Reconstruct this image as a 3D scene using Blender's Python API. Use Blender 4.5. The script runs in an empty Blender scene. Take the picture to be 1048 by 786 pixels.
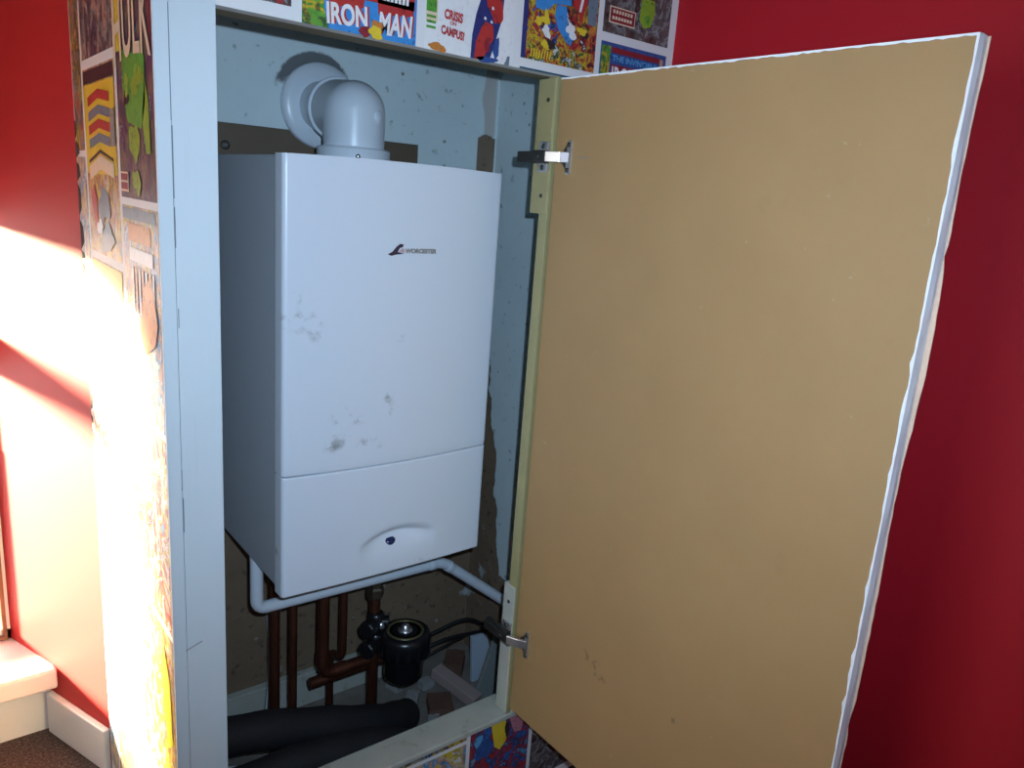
import bpy, bmesh, math, random
from mathutils import Vector, Matrix
S = bpy.context.scene
COL = S.collection
PI = math.pi

# ------------------------------------------------------------------ materials
class NT:
    """small helper around a node tree"""
    def __init__(s, name):
        s.m = bpy.data.materials.new(name); s.m.use_nodes = True
        s.t = s.m.node_tree; s.b = s.t.nodes['Principled BSDF']
        s.tc = None
    def n(s, typ, **kw):
        nd = s.t.nodes.new(typ)
        for k, v in kw.items(): setattr(nd, k, v)
        return nd
    def put(s, sock, v):
        if isinstance(v, bpy.types.NodeSocket): s.t.links.new(v, sock)
        elif v is not None: sock.default_value = v
    def co(s):
        if not s.tc: s.tc = s.n('ShaderNodeTexCoord')
        return s.tc.outputs['Object']
    def xyz(s):
        q = s.n('ShaderNodeSeparateXYZ'); s.put(q.inputs[0], s.co()); return q.outputs
    def mul(s, vec):
        q = s.n('ShaderNodeMapping'); s.put(q.inputs['Vector'], s.co()); q.inputs['Scale'].default_value = vec; return q.outputs[0]
    def noise(s, scale, detail=3, rough=.55, vec=None, dist=0):
        q = s.n('ShaderNodeTexNoise'); s.put(q.inputs['Vector'], vec or s.co())
        q.inputs['Scale'].default_value = scale; q.inputs['Detail'].default_value = detail
        q.inputs['Roughness'].default_value = rough; q.inputs['Distortion'].default_value = dist
        return q.outputs['Fac']
    def voro(s, scale, feat='F1', vec=None):
        q = s.n('ShaderNodeTexVoronoi', feature=feat); s.put(q.inputs['Vector'], vec or s.co()); q.inputs['Scale'].default_value = scale
        return q.outputs
    def ma(s, op, a, b=None, c=None, clamp=False):
        q = s.n('ShaderNodeMath', operation=op, use_clamp=clamp); s.put(q.inputs[0], a); s.put(q.inputs[1], b)
        if c is not None: s.put(q.inputs[2], c)
        return q.outputs[0]
    def ss(s, v, lo, hi):
        q = s.n('ShaderNodeMapRange', interpolation_type='SMOOTHSTEP'); s.put(q.inputs['Value'], v)
        a, b = 0, 1
        if lo > hi: lo, hi, a, b = hi, lo, 1, 0
        q.inputs['From Min'].default_value = lo; q.inputs['From Max'].default_value = hi
        q.inputs['To Min'].default_value = a; q.inputs['To Max'].default_value = b
        return q.outputs[0]
    def mix(s, f, a, b):
        q = s.n('ShaderNodeMix', data_type='RGBA'); s.put(q.inputs[0], f)
        for k, v in ((6, a), (7, b)):
            s.put(q.inputs[k], v if isinstance(v, bpy.types.NodeSocket) else (*v, 1))
        return q.outputs[2]
    def ramp(s, f, stops, const=False):
        q = s.n('ShaderNodeValToRGB'); s.put(q.inputs[0], f); r = q.color_ramp
        if const: r.interpolation = 'CONSTANT'
        while len(r.elements) < len(stops): r.elements.new(.5)
        for e, (p, c) in zip(r.elements, stops): e.position = p; e.color = (*c, 1)
        return q.outputs[0]
    def bump(s, h, strength=.2, dist=.002):
        q = s.n('ShaderNodeBump'); s.put(q.inputs['Height'], h); q.inputs['Strength'].default_value = strength; q.inputs['Distance'].default_value = dist
        s.t.links.new(q.outputs[0], s.b.inputs['Normal'])
    def out(s, col, rough=.5, metal=0, spec=None):
        s.put(s.b.inputs['Base Color'], col if isinstance(col, bpy.types.NodeSocket) else (*col, 1))
        s.put(s.b.inputs['Roughness'], rough); s.put(s.b.inputs['Metallic'], metal)
        if spec is not None: s.b.inputs['Specular IOR Level'].default_value = spec
        return s.m

def plain(name, col, rough=.5, metal=0, var=.12, scale=40, bump=.05, spec=None):
    t = NT(name); f = t.noise(scale, 4)
    c = t.mix(f, [v*(1-var) for v in col], [min(1, v*(1+var)) for v in col])
    if bump: t.bump(t.noise(scale*3, 3), bump, .001)
    return t.out(c, rough, metal, spec)

def spots(t, pts, axis=0):
    """sum of soft spots (x, z, rx, rz) in object x/z"""
    x, y, z = t.xyz(); acc = None
    for (px, pz, rx, rz) in pts:
        a = t.ma('MULTIPLY', t.ma('SUBTRACT', (x, y)[axis], px), 1/rx); b = t.ma('MULTIPLY', t.ma('SUBTRACT', z, pz), 1/rz)
        d = t.ma('ADD', t.ma('MULTIPLY', a, a), t.ma('MULTIPLY', b, b))
        g = t.ss(d, 1, 0)
        acc = g if acc is None else t.ma('MAXIMUM', acc, g)
    return acc

M = {}
def m_red(name, col):
    t = NT(name); f = t.noise(3, 4)
    c = t.mix(f, [v*.92 for v in col], [v*1.06 for v in col])
    t.bump(t.noise(260, 3), .12, .001)
    return t.out(c, .55, spec=.3)
M['red_wall'] = m_red('crimson_wall_paint', (.40, .0055, .014))
M['red_reveal'] = m_red('red_gloss_paint', (.50, .024, .024))
M['ceiling'] = plain('white_ceiling_paint', (.7, .7, .68), .8, var=.03)
M['paper'] = plain('white_paper', (.78, .78, .76), .5, var=.03)

def m_plaster():
    t = NT('old_pale_blue_plaster'); x, y, z = t.xyz()
    n1 = t.noise(9, 6, .65); n2 = t.noise(45, 5, .6); n3 = t.noise(2.5, 3)
    blue = t.mix(n1, (.55, .65, .66), (.70, .79, .79))
    blue = t.mix(t.ss(n2, .60, .74), blue, (.25, .30, .29))
    vo = t.voro(26)[0]
    blue = t.mix(t.ma('MULTIPLY', t.ss(vo, .16, .07), t.ss(n1, .5, .6)), blue, (.12, .13, .12))
    brown = t.mix(n1, (.13, .088, .055), (.27, .19, .12))
    brown = t.mix(t.ss(n2, .58, .68), brown, (.10, .07, .05))
    brown = t.mix(t.ss(t.noise(14, 5), .64, .70), brown, (.38, .40, .40))
    wob = t.ma('MULTIPLY', t.ma('SUBTRACT', t.noise(11, 5, .6), .5), .14)
    side = t.ss(x, .6885, .6895)
    # the back wall is bare low down and up along the corner
    low = t.ss(t.ma('ADD', z, wob), .60, .585)
    strip = t.ma('MULTIPLY', t.ss(t.ma('ADD', x, t.ma('MULTIPLY', wob, .5)), .60, .605), t.ss(t.ma('ADD', z, wob), .83, .82))
    back = t.ma('MULTIPLY', t.ma('MAXIMUM', low, strip), t.ma('SUBTRACT', 1, side))
    # the side wall only in a strip that widens downwards
    edge = t.ma('SUBTRACT', t.ma('ADD', y, t.ma('MULTIPLY', wob, .45)), t.ma('MULTIPLY_ADD', z, .185, .238))
    corner = t.ma('MAXIMUM', t.ma('MULTIPLY', t.ss(edge, 0, .004), t.ss(t.ma('ADD', z, wob), .83, .82)), t.ss(t.ma('ADD', z, wob), .27, .26))
    mask = t.ma('MAXIMUM', back, t.ma('MULTIPLY', corner, side))
    # knocked-off patches high in the corner
    p1 = t.ma('MULTIPLY', t.ma('MULTIPLY', t.ss(x, .634, .638), t.ss(x, .688, .684)), t.ma('MULTIPLY', t.ss(z, 1.20, 1.21), t.ss(t.ma('ADD', z, t.ma('MULTIPLY', wob, .4)), 1.345, 1.34)))
    mask = t.ma('MAXIMUM', mask, p1)
    p2 = t.ma('MULTIPLY', t.ma('MULTIPLY', t.ss(t.ma('ADD', x, t.ma('MULTIPLY', wob, .25)), .645, .652), t.ss(x, .686, .68)), t.ss(z, 1.345, 1.35))
    col = t.mix(t.ma('MULTIPLY', p2, .75), blue, (.45, .38, .33))
    col = t.mix(mask, col, brown)
    # sooty ring knocked out round the flue
    a = t.ma('SUBTRACT', x, .236); b = t.ma('SUBTRACT', z, 1.366)
    d = t.ma('SQRT', t.ma('ADD', t.ma('MULTIPLY', a, a), t.ma('MULTIPLY', b, b)))
    ring = t.ma('MULTIPLY', t.ss(t.ma('ADD', d, t.ma('MULTIPLY', wob, .35)), .0935, .087), t.ss(t.ma('ADD', z, wob), 1.385, 1.405))
    col = t.mix(t.ma('MULTIPLY', ring, .85), col, (.05, .045, .045))
    t.bump(t.ma('ADD', t.noise(30, 5), t.ma('MULTIPLY', mask, -.6)), .35, .004)
    return t.out(col, .75)
M['plaster'] = m_plaster()

def m_mdf():
    t = NT('tan_mdf_board'); n = t.noise(7, 5, .6); f = t.noise(300, 2)
    x, y, z = t.xyz()
    c = t.mix(n, (.345, .205, .078), (.435, .268, .108))
    c = t.mix(t.ma('MULTIPLY', f, .35), c, (.34, .23, .12))
    c = t.mix(t.ma('MULTIPLY', t.ss(t.noise(22, 4, .6), .62, .80), .14), c, (.20, .13, .06))
    dk = spots(t, [(-.295, .455, .010, .016), (-.318, .448, .016, .012), (-.49, .452, .006, .012), (-.65, .34, .02, .012), (-.33, .43, .02, .01)], 1)
    c = t.mix(t.ma('MULTIPLY', t.ma('MULTIPLY', dk, t.ss(t.noise(90, 4), .4, .62)), .55), c, (.10, .065, .03))
    c = t.mix(t.ma('MULTIPLY', t.ss(t.noise(55, 4, .7), .68, .76), .4), c, (.50, .42, .30))
    return t.out(c, .6)
M['mdf'] = m_mdf()
M['edge_paint'] = plain('white_edge_paint', (.84, .86, .86), .45, var=.06, scale=60, bump=.15)
M['torn_paper'] = plain('torn_backing_paper', (.72, .50, .36), .8, var=.15, scale=50)

def m_whitegloss():
    t = NT('white_gloss_timber_paint'); n = t.noise(6, 4); s = t.noise(1, 4, .6, vec=t.mul((120, 120, 3)))
    c = t.mix(n, (.60, .68, .70), (.68, .76, .78))
    c = t.mix(t.ma('MULTIPLY', t.ss(s, .6, .75), .25), c, (.45, .48, .46))
    t.bump(s, .1, .001)
    return t.out(c, .4)
M['post'] = m_whitegloss()
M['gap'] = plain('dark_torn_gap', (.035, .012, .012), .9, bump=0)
M['crack'] = plain('crack_line', (.22, .24, .27), .9, bump=0)
M['cream'] = plain('cream_timber_paint', (.36, .32, .15), .5, var=.12, scale=25, bump=.1)
def m_ledge():
    t = NT('grubby_white_ledge_paint'); n = t.noise(12, 5, .6)
    c = t.mix(n, (.36, .37, .31), (.56, .59, .53))
    c = t.mix(t.ma('MULTIPLY', t.ss(t.noise(30, 4), .58, .7), .5), c, (.28, .25, .18))
    t.bump(n, .15, .002)
    return t.out(c, .55)
M['ledge'] = m_ledge()
M['head'] = plain('raw_dusty_timber', (.24, .20, .125), .7, var=.2, scale=18)
M['board_brown'] = plain('brown_hardboard', (.125, .088, .055), .65, var=.2, scale=14)

def m_boiler():
    t = NT('white_enamelled_steel'); n = t.noise(55, 5, .7); n2 = t.noise(18, 4, .6)
    sm = spots(t, [(.018, 1.005, .028, .028), (.052, .995, .020, .030), (.035, 1.035, .03, .02), (.10, .842, .025, .03), (.118, .828, .03, .025), (.183, .862, .014, .03), (.196, .97, .02, .008), (.08, .80, .03, .02), (.148, .79, .03, .02), (.262, .548, .03, .022), (.0, .615, .006, .008)])
    f = t.ma('MULTIPLY', sm, t.ss(t.ma('MULTIPLY', t.ma('ADD', n, n2), .5), .50, .66))
    c = t.mix(t.ma('MULTIPLY', f, .75), (.72, .77, .82), (.17, .16, .13))
    return t.out(c, .32)
M['boiler'] = m_boiler()
M['boiler_side'] = plain('shade_toned_steel_case', (.47, .51, .55), .4, var=.03, bump=0)  # side shade put into the colour: case darker than the front panels
M['flue'] = plain('white_flue_plastic', (.64, .70, .75), .32, var=.04, scale=20, bump=0)
M['silver'] = plain('silver_badge_print', (.36, .35, .34), .35, .5, var=.3, scale=300, bump=0)
M['badge_red'] = plain('dark_badge_emblem', (.06, .035, .06), .35, .2, var=.3, scale=200, bump=0)
M['badge_pink'] = plain('pale_badge_shape', (.62, .45, .48), .3, .3, var=.1, bump=0)  # pale pink shape on the badge
M['blue_lamp'] = plain('dark_blue_lamp_lens', (.010, .022, .09), .2, var=.1, bump=0)
M['chrome'] = plain('nickel_plated_steel', (.66, .66, .67), .3, .9, var=.08, bump=0)
M['steel_dark'] = plain('dull_screw_steel', (.10, .095, .085), .45, .8, var=.1, bump=0)
M['brass_dull'] = plain('tarnished_brass', (.16, .13, .09), .45, .9, var=.25, scale=60, bump=0)
def m_copper():
    t = NT('tarnished_copper_pipe'); n = t.noise(1, 4, .6, vec=t.mul((60, 60, 14)))
    c = t.mix(n, (.07, .022, .012), (.20, .072, .04))
    return t.out(c, t.ma('MULTIPLY_ADD', n, .3, .3), .75)
M['copper'] = m_copper()
M['black'] = plain('black_moulded_plastic', (.010, .010, .012), .28, var=.2, bump=0)
M['olive_ring'] = plain('olive_gold_ring', (.13, .115, .05), .4, .4, var=.1, bump=0)
M['rubber'] = plain('black_foam_rubber', (.011, .011, .013), .75, var=.4, scale=90, bump=.3)
M['cable'] = plain('black_cable_sheath', (.014, .014, .015), .5, bump=0)
M['pipe_white'] = plain('white_plastic_pipe', (.62, .68, .74), .4, var=.05, bump=0)
M['wire_white'] = plain('grey_white_wire', (.42, .46, .46), .5, bump=0)
M['wood_grey'] = plain('greyish_pink_wood', (.34, .27, .25), .75, var=.15, scale=20)
M['brick'] = plain('broken_brown_brick', (.13, .066, .045), .9, var=.35, scale=30, bump=.5)
M['rubble'] = plain('grey_plaster_rubble', (.30, .30, .29), .9, var=.3, scale=30, bump=.5)
M['board_blue'] = plain('bluish_white_board', (.42, .50, .58), .6, var=.08, scale=12)
M['board_grey'] = plain('dusty_grey_board', (.20, .225, .22), .7, var=.15, scale=12)
def m_dust():
    t = NT('dusty_concrete'); n = t.noise(14, 6, .65)
    c = t.mix(n, (.10, .085, .07), (.30, .275, .24)); t.bump(n, .5, .008)
    return t.out(c, .95)
M['dust'] = m_dust()
def m_carpet():
    t = NT('dark_brown_flecked_carpet'); n = t.noise(190, 3, .7); n2 = t.noise(60, 3)
    c = t.ramp(n, [(.35, (.022, .014, .014)), (.52, (.065, .044, .042)), (.68, (.20, .15, .145))])
    c = t.mix(t.ma('MULTIPLY', n2, .6), c, (.05, .033, .032)); t.bump(n, .9, .006)
    return t.out(c, 1)
M['carpet'] = m_carpet()
M['skirting'] = plain('white_skirting_paint', (.82, .80, .78), .4, var=.05, scale=20)
M['sill'] = plain('white_sill_paint', (.78, .72, .70), .4, var=.04, scale=20)
M['bead'] = plain('brown_window_bead', (.22, .10, .05), .6, var=.2)
M['frame'] = plain('white_window_frame', (.82, .82, .80), .35, var=.03)
gt = NT('window_pane_glass'); gs = gt.n('ShaderNodeMixShader'); gs.inputs[0].default_value = .05
gt.t.links.new(gt.n('ShaderNodeBsdfTransparent').outputs[0], gs.inputs[1]); gl = gt.n('ShaderNodeBsdfGlossy'); gl.inputs['Roughness'].default_value = .02
gt.t.links.new(gl.outputs[0], gs.inputs[2]); gt.t.links.new(gs.outputs[0], gt.t.nodes['Material Output'].inputs['Surface']); M['glass'] = gt.m

def art(name, cols, scale=22, dist=2.0, ink=.5, stretch=(1, 1, 1), seed=0):
    """printed picture: hard-edged patches of flat ink with black linework"""
    t = NT('printed_' + name)
    q = t.n('ShaderNodeMapping'); t.put(q.inputs['Vector'], t.co()); q.inputs['Scale'].default_value = stretch; q.inputs['Location'].default_value = (seed*1.7, seed*.9, seed*2.3)
    v = q.outputs[0]
    n = t.noise(scale*1.25, 4, .62, vec=v, dist=dist*.3)
    k = len(cols); c = t.ramp(n, [(.30+.40*i/k if i else 0, cols[i]) for i in range(k)], True)
    n2 = t.noise(scale*3.2, 4, .65, vec=v, dist=.5); c = t.mix(t.ma('MULTIPLY', t.noise(scale*.8, 3, .6, vec=v), .55), c, (.03, .025, .03))
    c = t.mix(t.ma('MULTIPLY', t.ss(n2, .53+.0, .60), ink), c, (.025, .02, .025))
    return t.out(c, .45)
Y_ = (.72, .52, .03); R_ = (.50, .035, .03); B_ = (.03, .16, .55); LB = (.10, .38, .68); G_ = (.10, .36, .04); DG = (.03, .12, .03)
BR = (.10, .06, .05); PU = (.09, .04, .11); OR = (.62, .22, .04); W_ = (.78, .78, .76); GY = (.30, .30, .30); K_ = (.02, .02, .025); SK = (.62, .36, .25); CR = (.74, .60, .42)
A = {}
A['maroon'] = art('maroon_scene', [K_, BR, R_, BR, GY, K_], 30, ink=.6, seed=1)
A['green'] = art('green_scene', [G_, (.16, .45, .05), Y_, G_, DG], 26, seed=2, ink=.7)
A['battle'] = art('battle_scene', [K_, B_, R_, Y_, OR, R_, K_, W_], 24, 2.5, ink=.8, seed=3)
A['lower_battle'] = art('crowd_scene', [K_, R_, OR, Y_, DG, W_, K_], 42, 2, ink=.8, seed=4)
A['dusk'] = art('dusk_scene', [K_, BR, GY, (.14, .12, .11), BR, K_], 22, seed=5, ink=.5)
A['purple'] = art('purple_scene', [PU, B_, (.05, .07, .2), R_, PU, LB, SK], 24, 2.5, ink=.5, seed=6)
A['street'] = art('street_scene', [K_, OR, Y_, GY, BR, LB, K_], 30, seed=7, ink=.7)
A['side_dark'] = art('night_scene', [K_, (.12, .10, .18), BR, GY, SK, K_], 26, 2, ink=.6, stretch=(1, 1, .6), seed=8)
A['side_yellow'] = art('desert_scene', [Y_, OR, SK, CR, Y_, OR, GY, CR], 20, 1.5, ink=.35, stretch=(1, 1, .8), seed=9)
A['side_multi'] = art('chase_scene', [R_, G_, Y_, BR, GY, OR, R_], 24, 2, ink=.5, stretch=(1, 1, .6), seed=10)
A['side_cave'] = art('cave_scene', [BR, PU, (.16, .10, .09), (.22, .15, .10), PU, GY], 20, 2, ink=.4, stretch=(1, 1, .7), seed=11)
A['side_pale'] = art('pale_scene', [CR, W_, LB, SK, CR, Y_, W_], 22, 2, ink=.35, stretch=(1, 1, .7), seed=12)
A['side_red'] = art('red_scene', [SK, R_, OR, W_, Y_, R_, LB], 22, 2, ink=.5, stretch=(1, 1, .7), seed=13)
A['side_blue'] = art('sea_scene', [LB, (.05, .45, .75), W_, OR, LB, Y_], 20, 2, ink=.4, stretch=(1, 1, .7), seed=14)
for k, c in dict(white=W_, blue=(.045, .28, .66), red=R_, navy=(.02, .035, .17), yellow=Y_, green=G_, black=K_, cream=CR, teal=(.02, .10, .16), orange=OR, skin=SK, grey=GY, lime=(.26, .40, .03), darkblue=(.03, .09, .30), dkred=(.28, .02, .03), ltblue=LB, pink=(.50, .20, .24), slate=(.16, .22, .27)).items():
    t = NT('ink_'+k); f = t.noise(60, 5, .65); lite = k in ('white', 'cream', 'yellow')
    q = t.mix(f, [v*.72 for v in c] if not lite else [v*.93 for v in c], [min(1, v*1.15+.01) for v in c])
    q = t.mix(t.ma('MULTIPLY', t.ss(t.noise(130, 4, .65), .56, .66), .12 if lite else .55), q, (.02, .018, .02))
    A['ink_'+k] = t.out(q, .45)

# ------------------------------------------------------------------ mesh helpers
class MB:
    def __init__(s): s.v = []; s.f = []; s.mi = []; s.mats = []; s.sm = []
    def mid(s, m):
        if m not in s.mats: s.mats.append(m)
        return s.mats.index(m)
    def add(s, verts, faces, m, smooth=False):
        o = len(s.v); s.v += [tuple(p) for p in verts]; k = s.mid(m)
        for f in faces: s.f.append([i+o for i in f]); s.mi.append(k); s.sm.append(smooth)
    def box(s, a, b, m):
        (x0, y0, z0), (x1, y1, z1) = a, b
        v = [(x0,y0,z0),(x1,y0,z0),(x1,y1,z0),(x0,y1,z0),(x0,y0,z1),(x1,y0,z1),(x1,y1,z1),(x0,y1,z1)]
        s.add(v, [(0,3,2,1),(4,5,6,7),(0,1,5,4),(1,2,6,5),(2,3,7,6),(3,0,4,7)], m)
    def obox(s, c, hx, hy, hz, rot, m):
        Q = Matrix.Rotation(rot[2], 3, 'Z') @ Matrix.Rotation(rot[1], 3, 'Y') @ Matrix.Rotation(rot[0], 3, 'X'); c = Vector(c)
        v = [c + Q @ Vector((x*hx, y*hy, z*hz)) for z in (-1, 1) for (x, y) in ((-1,-1),(1,-1),(1,1),(-1,1))]
        s.add(v, [(0,3,2,1),(4,5,6,7),(0,1,5,4),(1,2,6,5),(2,3,7,6),(3,0,4,7)], m)
    def lathe(s, c, axis, prof, m, seg=40, smooth=True):
        """prof: (distance along axis, radius)"""
        ax = Vector(axis).normalized(); u = ax.orthogonal().normalized(); w = ax.cross(u); c = Vector(c)
        v = []; F = []
        for (d, r) in prof:
            for i in range(seg):
                a = 2*PI*i/seg; v.append(c + ax*d + (u*math.cos(a) + w*math.sin(a))*r)
        for j in range(len(prof)-1):
            for i in range(seg):
                k = (i+1) % seg; F.append((j*seg+i, j*seg+k, (j+1)*seg+k, (j+1)*seg+i))
        s.add(v, F, m, smooth)
        if prof[0][1] > 1e-5: s.add(v[:seg], [tuple(range(seg))[::-1]], m)
        if prof[-1][1] > 1e-5: s.add(v[-seg:], [tuple(range(seg))], m)
    def tube(s, pts, r, m, seg=16, caps=True, rads=None):
        pts = [Vector(p) for p in pts]; n = len(pts); v = []; F = []
        T = [(pts[min(i+1, n-1)] - pts[max(i-1, 0)]).normalized() for i in range(n)]
        u = T[0].orthogonal().normalized()
        for i in range(n):
            u = (u - T[i]*u.dot(T[i])).normalized(); w = T[i].cross(u); rr = rads[i] if rads else r
            for k in range(seg):
                a = 2*PI*k/seg; v.append(pts[i] + (u*math.cos(a) + w*math.sin(a))*rr)
        for j in range(n-1):
            for i in range(seg):
                k = (i+1) % seg; F.append((j*seg+i, j*seg+k, (j+1)*seg+k, (j+1)*seg+i))
        s.add(v, F, m, True)
        if caps: s.add(v[:seg], [tuple(range(seg))[::-1]], m); s.add(v[-seg:], [tuple(range(seg))], m)
    def prism(s, poly, fn, d0, d1, m):
        """poly of 2-D points, fn(a, b, d) -> 3-D, extruded from d0 to d1"""
        n = len(poly); v = [fn(a, b, d0) for a, b in poly] + [fn(a, b, d1) for a, b in poly]
        s.add(v, [tuple(range(n))[::-1], tuple(range(n, 2*n))] + [(i, (i+1) % n, n+(i+1) % n, n+i) for i in range(n)], m)
    def face(s, poly, fn, d, m): s.add([fn(a, b, d) for a, b in poly], [tuple(range(len(poly)))], m)
    def build(s, name, parent=None, bevel=0, recalc=True, segs=2):
        me = bpy.data.meshes.new(name); me.from_pydata(s.v, [], s.f)
        for m in s.mats: me.materials.append(m)
        for p, k, q in zip(me.polygons, s.mi, s.sm): p.material_index = k; p.use_smooth = q
        if recalc:
            b = bmesh.new(); b.from_mesh(me); bmesh.ops.recalc_face_normals(b, faces=b.faces); b.to_mesh(me); b.free()
        o = bpy.data.objects.new(name, me); COL.objects.link(o)
        if parent is not None: o.parent = parent
        if bevel:
            md = o.modifiers.new('Bevel', 'BEVEL'); md.width = bevel; md.segments = segs; md.limit_method = 'ANGLE'
        return o

def tag(o, label, cat, group=None, kind='thing'):
    o['label'] = label; o['category'] = cat; o['kind'] = kind
    if group: o['group'] = group
    return o
def empty(name, loc, label, cat, group=None):
    o = bpy.data.objects.new(name, None); COL.objects.link(o); o.empty_display_size = .05
    tag(o, label, cat, group)
    o['base'] = [float(v) for v in loc]          # parts are modelled in room coordinates
    return o
def struct(o, label=None):
    o['kind'] = 'structure'
    if label: o['label'] = label
    return o
def at_base(o):
    """move an Empty to the thing's base while its parts stay where they are"""
    b = Vector(o['base']); del o['base']; o.location = b
    for c in o.children: c.location = c.location - b
def smooth_path(pts, n=8):
    P = [Vector(p) for p in pts]; P = [P[0]*2-P[1]] + P + [P[-1]*2-P[-2]]; out = []
    for i in range(1, len(P)-2):
        for k in range(n):
            t = k/n; a, b, c, d = P[i-1], P[i], P[i+1], P[i+2]
            out.append(.5*((2*b) + (c-a)*t + (2*a-5*b+4*c-d)*t*t + (3*b-a-3*c+d)*t**3))
    out.append(P[-2]); return out
def elbow_path(pts, rad, n=8):
    """straight runs joined by true bends"""
    P = [Vector(p) for p in pts]; out = [P[0]]
    for i in range(1, len(P)-1):
        a = (P[i-1]-P[i]).normalized(); b = (P[i+1]-P[i]).normalized()
        s, e = P[i]+a*rad, P[i]+b*rad
        for k in range(n+1):
            t = k/n; out.append(s.lerp(P[i], t).lerp(P[i].lerp(e, t), t))
    out.append(P[-1]); return out

_tc = {}
def glyphs(txt, bold=0., shear=0.):
    key = (txt, bold, shear)
    if key not in _tc:
        cu = bpy.data.curves.new('lettering_outline', 'FONT'); cu.body = txt; cu.offset = bold; cu.shear = shear; cu.resolution_u = 4
        o = bpy.data.objects.new('lettering_outline', cu); COL.objects.link(o)
        me = bpy.data.meshes.new_from_object(o.evaluated_get(bpy.context.evaluated_depsgraph_get()))
        xs = [v.co.x for v in me.vertices]; ys = [v.co.y for v in me.vertices]
        x0, x1, y0, y1 = min(xs), max(xs), min(ys), max(ys)
        _tc[key] = ([((v.co.x-x0)/(x1-x0), (v.co.y-y0)/(y1-y0)) for v in me.vertices], [tuple(p.vertices) for p in me.polygons])
        bpy.data.objects.remove(o); bpy.data.curves.remove(cu); bpy.data.meshes.remove(me)
    return _tc[key]
def letters(mb, txt, fn, a0, b0, a1, b1, d, m, bold=.02, shear=0, tilt=0, arch=0):
    V, F = glyphs(txt, bold, shear)
    pts = []
    for (u, v) in V:
        a = a0 + (a1-a0)*u; b = b0 + (b1-b0)*v + tilt*u + arch*(1-(2*u-1)**2)
        pts.append(fn(a, b, d))
    mb.add(pts, F, m)
def rect(a0, b0, a1, b1): return [(a0, b0), (a1, b0), (a1, b1), (a0, b1)]
def blob(ca, cb, ra, rb, seed, rough=.25, n=22, rot=0):
    r = random.Random(seed); ph = [r.uniform(0, 6.28) for _ in range(4)]
    out = []
    for i in range(n):
        t = 2*PI*i/n; k = 1 + rough*(.6*math.sin(2*t+ph[0]) + .4*math.sin(3*t+ph[1]) + .35*math.sin(5*t+ph[2]) + .2*math.sin(8*t+ph[3]))
        x, y = ra*k*math.cos(t), rb*k*math.sin(t)
        out.append((ca + x*math.cos(rot)-y*math.sin(rot), cb + x*math.sin(rot)+y*math.cos(rot)))
    return out

# ------------------------------------------------------------------ key sizes (metres, floor at 0)
XL, XO, XR, XW = -.195, -.124, .420, .690      # outer side, opening left, opening right, room wall
YF, YB = -.10, .42                              # front and back planes of the built-in cupboard
ZL, ZH, ZT = .215, 1.408, 2.30                  # ledge, head of the opening, top of the walls

# ------------------------------------------------------------------ room shell
b = MB(); b.box((-2.6, -2.6, -.06), (XL+.02, .66, 0), M['carpet']); b.box((XL+.02, -2.6, -.06), (XW+.06, YF+.04, 0), M['carpet']); struct(b.build('floor'), 'dark brown flecked carpet')
b = MB(); b.box((XL+.02, YF+.04, -.06), (XW+.06, YB+.06, 0), M['dust']); struct(b.build('floor_cupboard'), 'dusty floor inside the boiler cupboard')
b = MB(); b.box((XL+.0, YB, 0), (XW+.06, YB+.10, ZT), M['plaster']); struct(b.build('wall_back'), 'pale blue plaster at the back of the cupboard')
b = MB(); b.box((XW, -2.6, 0), (XW+.06, YF+.02, ZT), M['red_wall']); struct(b.build('wall_right'), 'crimson wall behind the open door')
b = MB(); b.box((XW, YF+.02, 0), (XW+.06, YB, ZT), M['plaster']); struct(b.build('wall_cupboard_right'), 'pale blue plaster on the right inside the cupboard')
b = MB(); b.box((-2.6, -2.6, ZT), (XW+.06, .9, ZT+.06), M['ceiling']); struct(b.build('ceiling'), 'plain white ceiling')
q = MB(); q.box((-2.66, -2.6, 0), (-2.6, -1.3, ZT), M['red_wall']); q.box((-2.66, .1, 0), (-2.6, .9, ZT), M['red_wall']); q.box((-2.66, -1.3, 0), (-2.6, .1, .45), M['red_wall']); q.box((-2.66, -1.3, 1.6), (-2.6, .1, ZT), M['red_wall']); struct(q.build('wall_far_left'), 'red wall with an added window opening')  # opening added for the left fill lamp to shine through
q = MB()
for a_, b_ in (((-1.3, .45), (.1, .5)), ((-1.3, 1.55), (.1, 1.6)), ((-1.3, .5), (-1.25, 1.55)), ((.05, .5), (.1, 1.55)), ((-.62, .5), (-.58, 1.55))): q.box((-2.655, a_[0], a_[1]), (-2.6, b_[0], b_[1]), M['frame'])
struct(q.build('window_added', bevel=.003), 'added white window frame in the unseen far wall')  # unseen window, added to go with the left fill lamp
# front of the built-in cupboard: over, beside and under the opening
wf = MB()
wf.box((XL, YF, ZH), (XW, YF+.02, ZT), M['paper'])
wf.box((XR+.012, YF, ZL), (XW, YF+.02, ZH), M['paper'])
wf.box((XO, YF, 0), (XW, YF+.02, ZL-.012), M['paper'])
wall_front = struct(wf.build('wall_front'), 'papered front of the boiler cupboard')
wl = MB(); wl.box((XL, YF+.05, 0), (XL+.025, YB, ZT), M['paper'])
wall_left = struct(wl.build('wall_cupboard_left'), 'papered side of the boiler cupboard')

# ---- picture wallpaper on the front (one printed sheet)
F = lambda a, c, d: (a, YF-d, c)
w = MB(); e0 = .0006
def pic(x0, z0, x1, z1, m, d=e0): w.face(rect(x0, z0, x1, z1), F, d, m)
def ink(poly, m, d=e0*2): w.face(poly, F, d, A['ink_'+m])
w.box((XL+.006, YF-.0004, ZH), (.684, YF, ZT-.02), M['paper'])
pic(XL+.006, 1.424, -.030, 1.66, A['maroon'])
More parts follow.
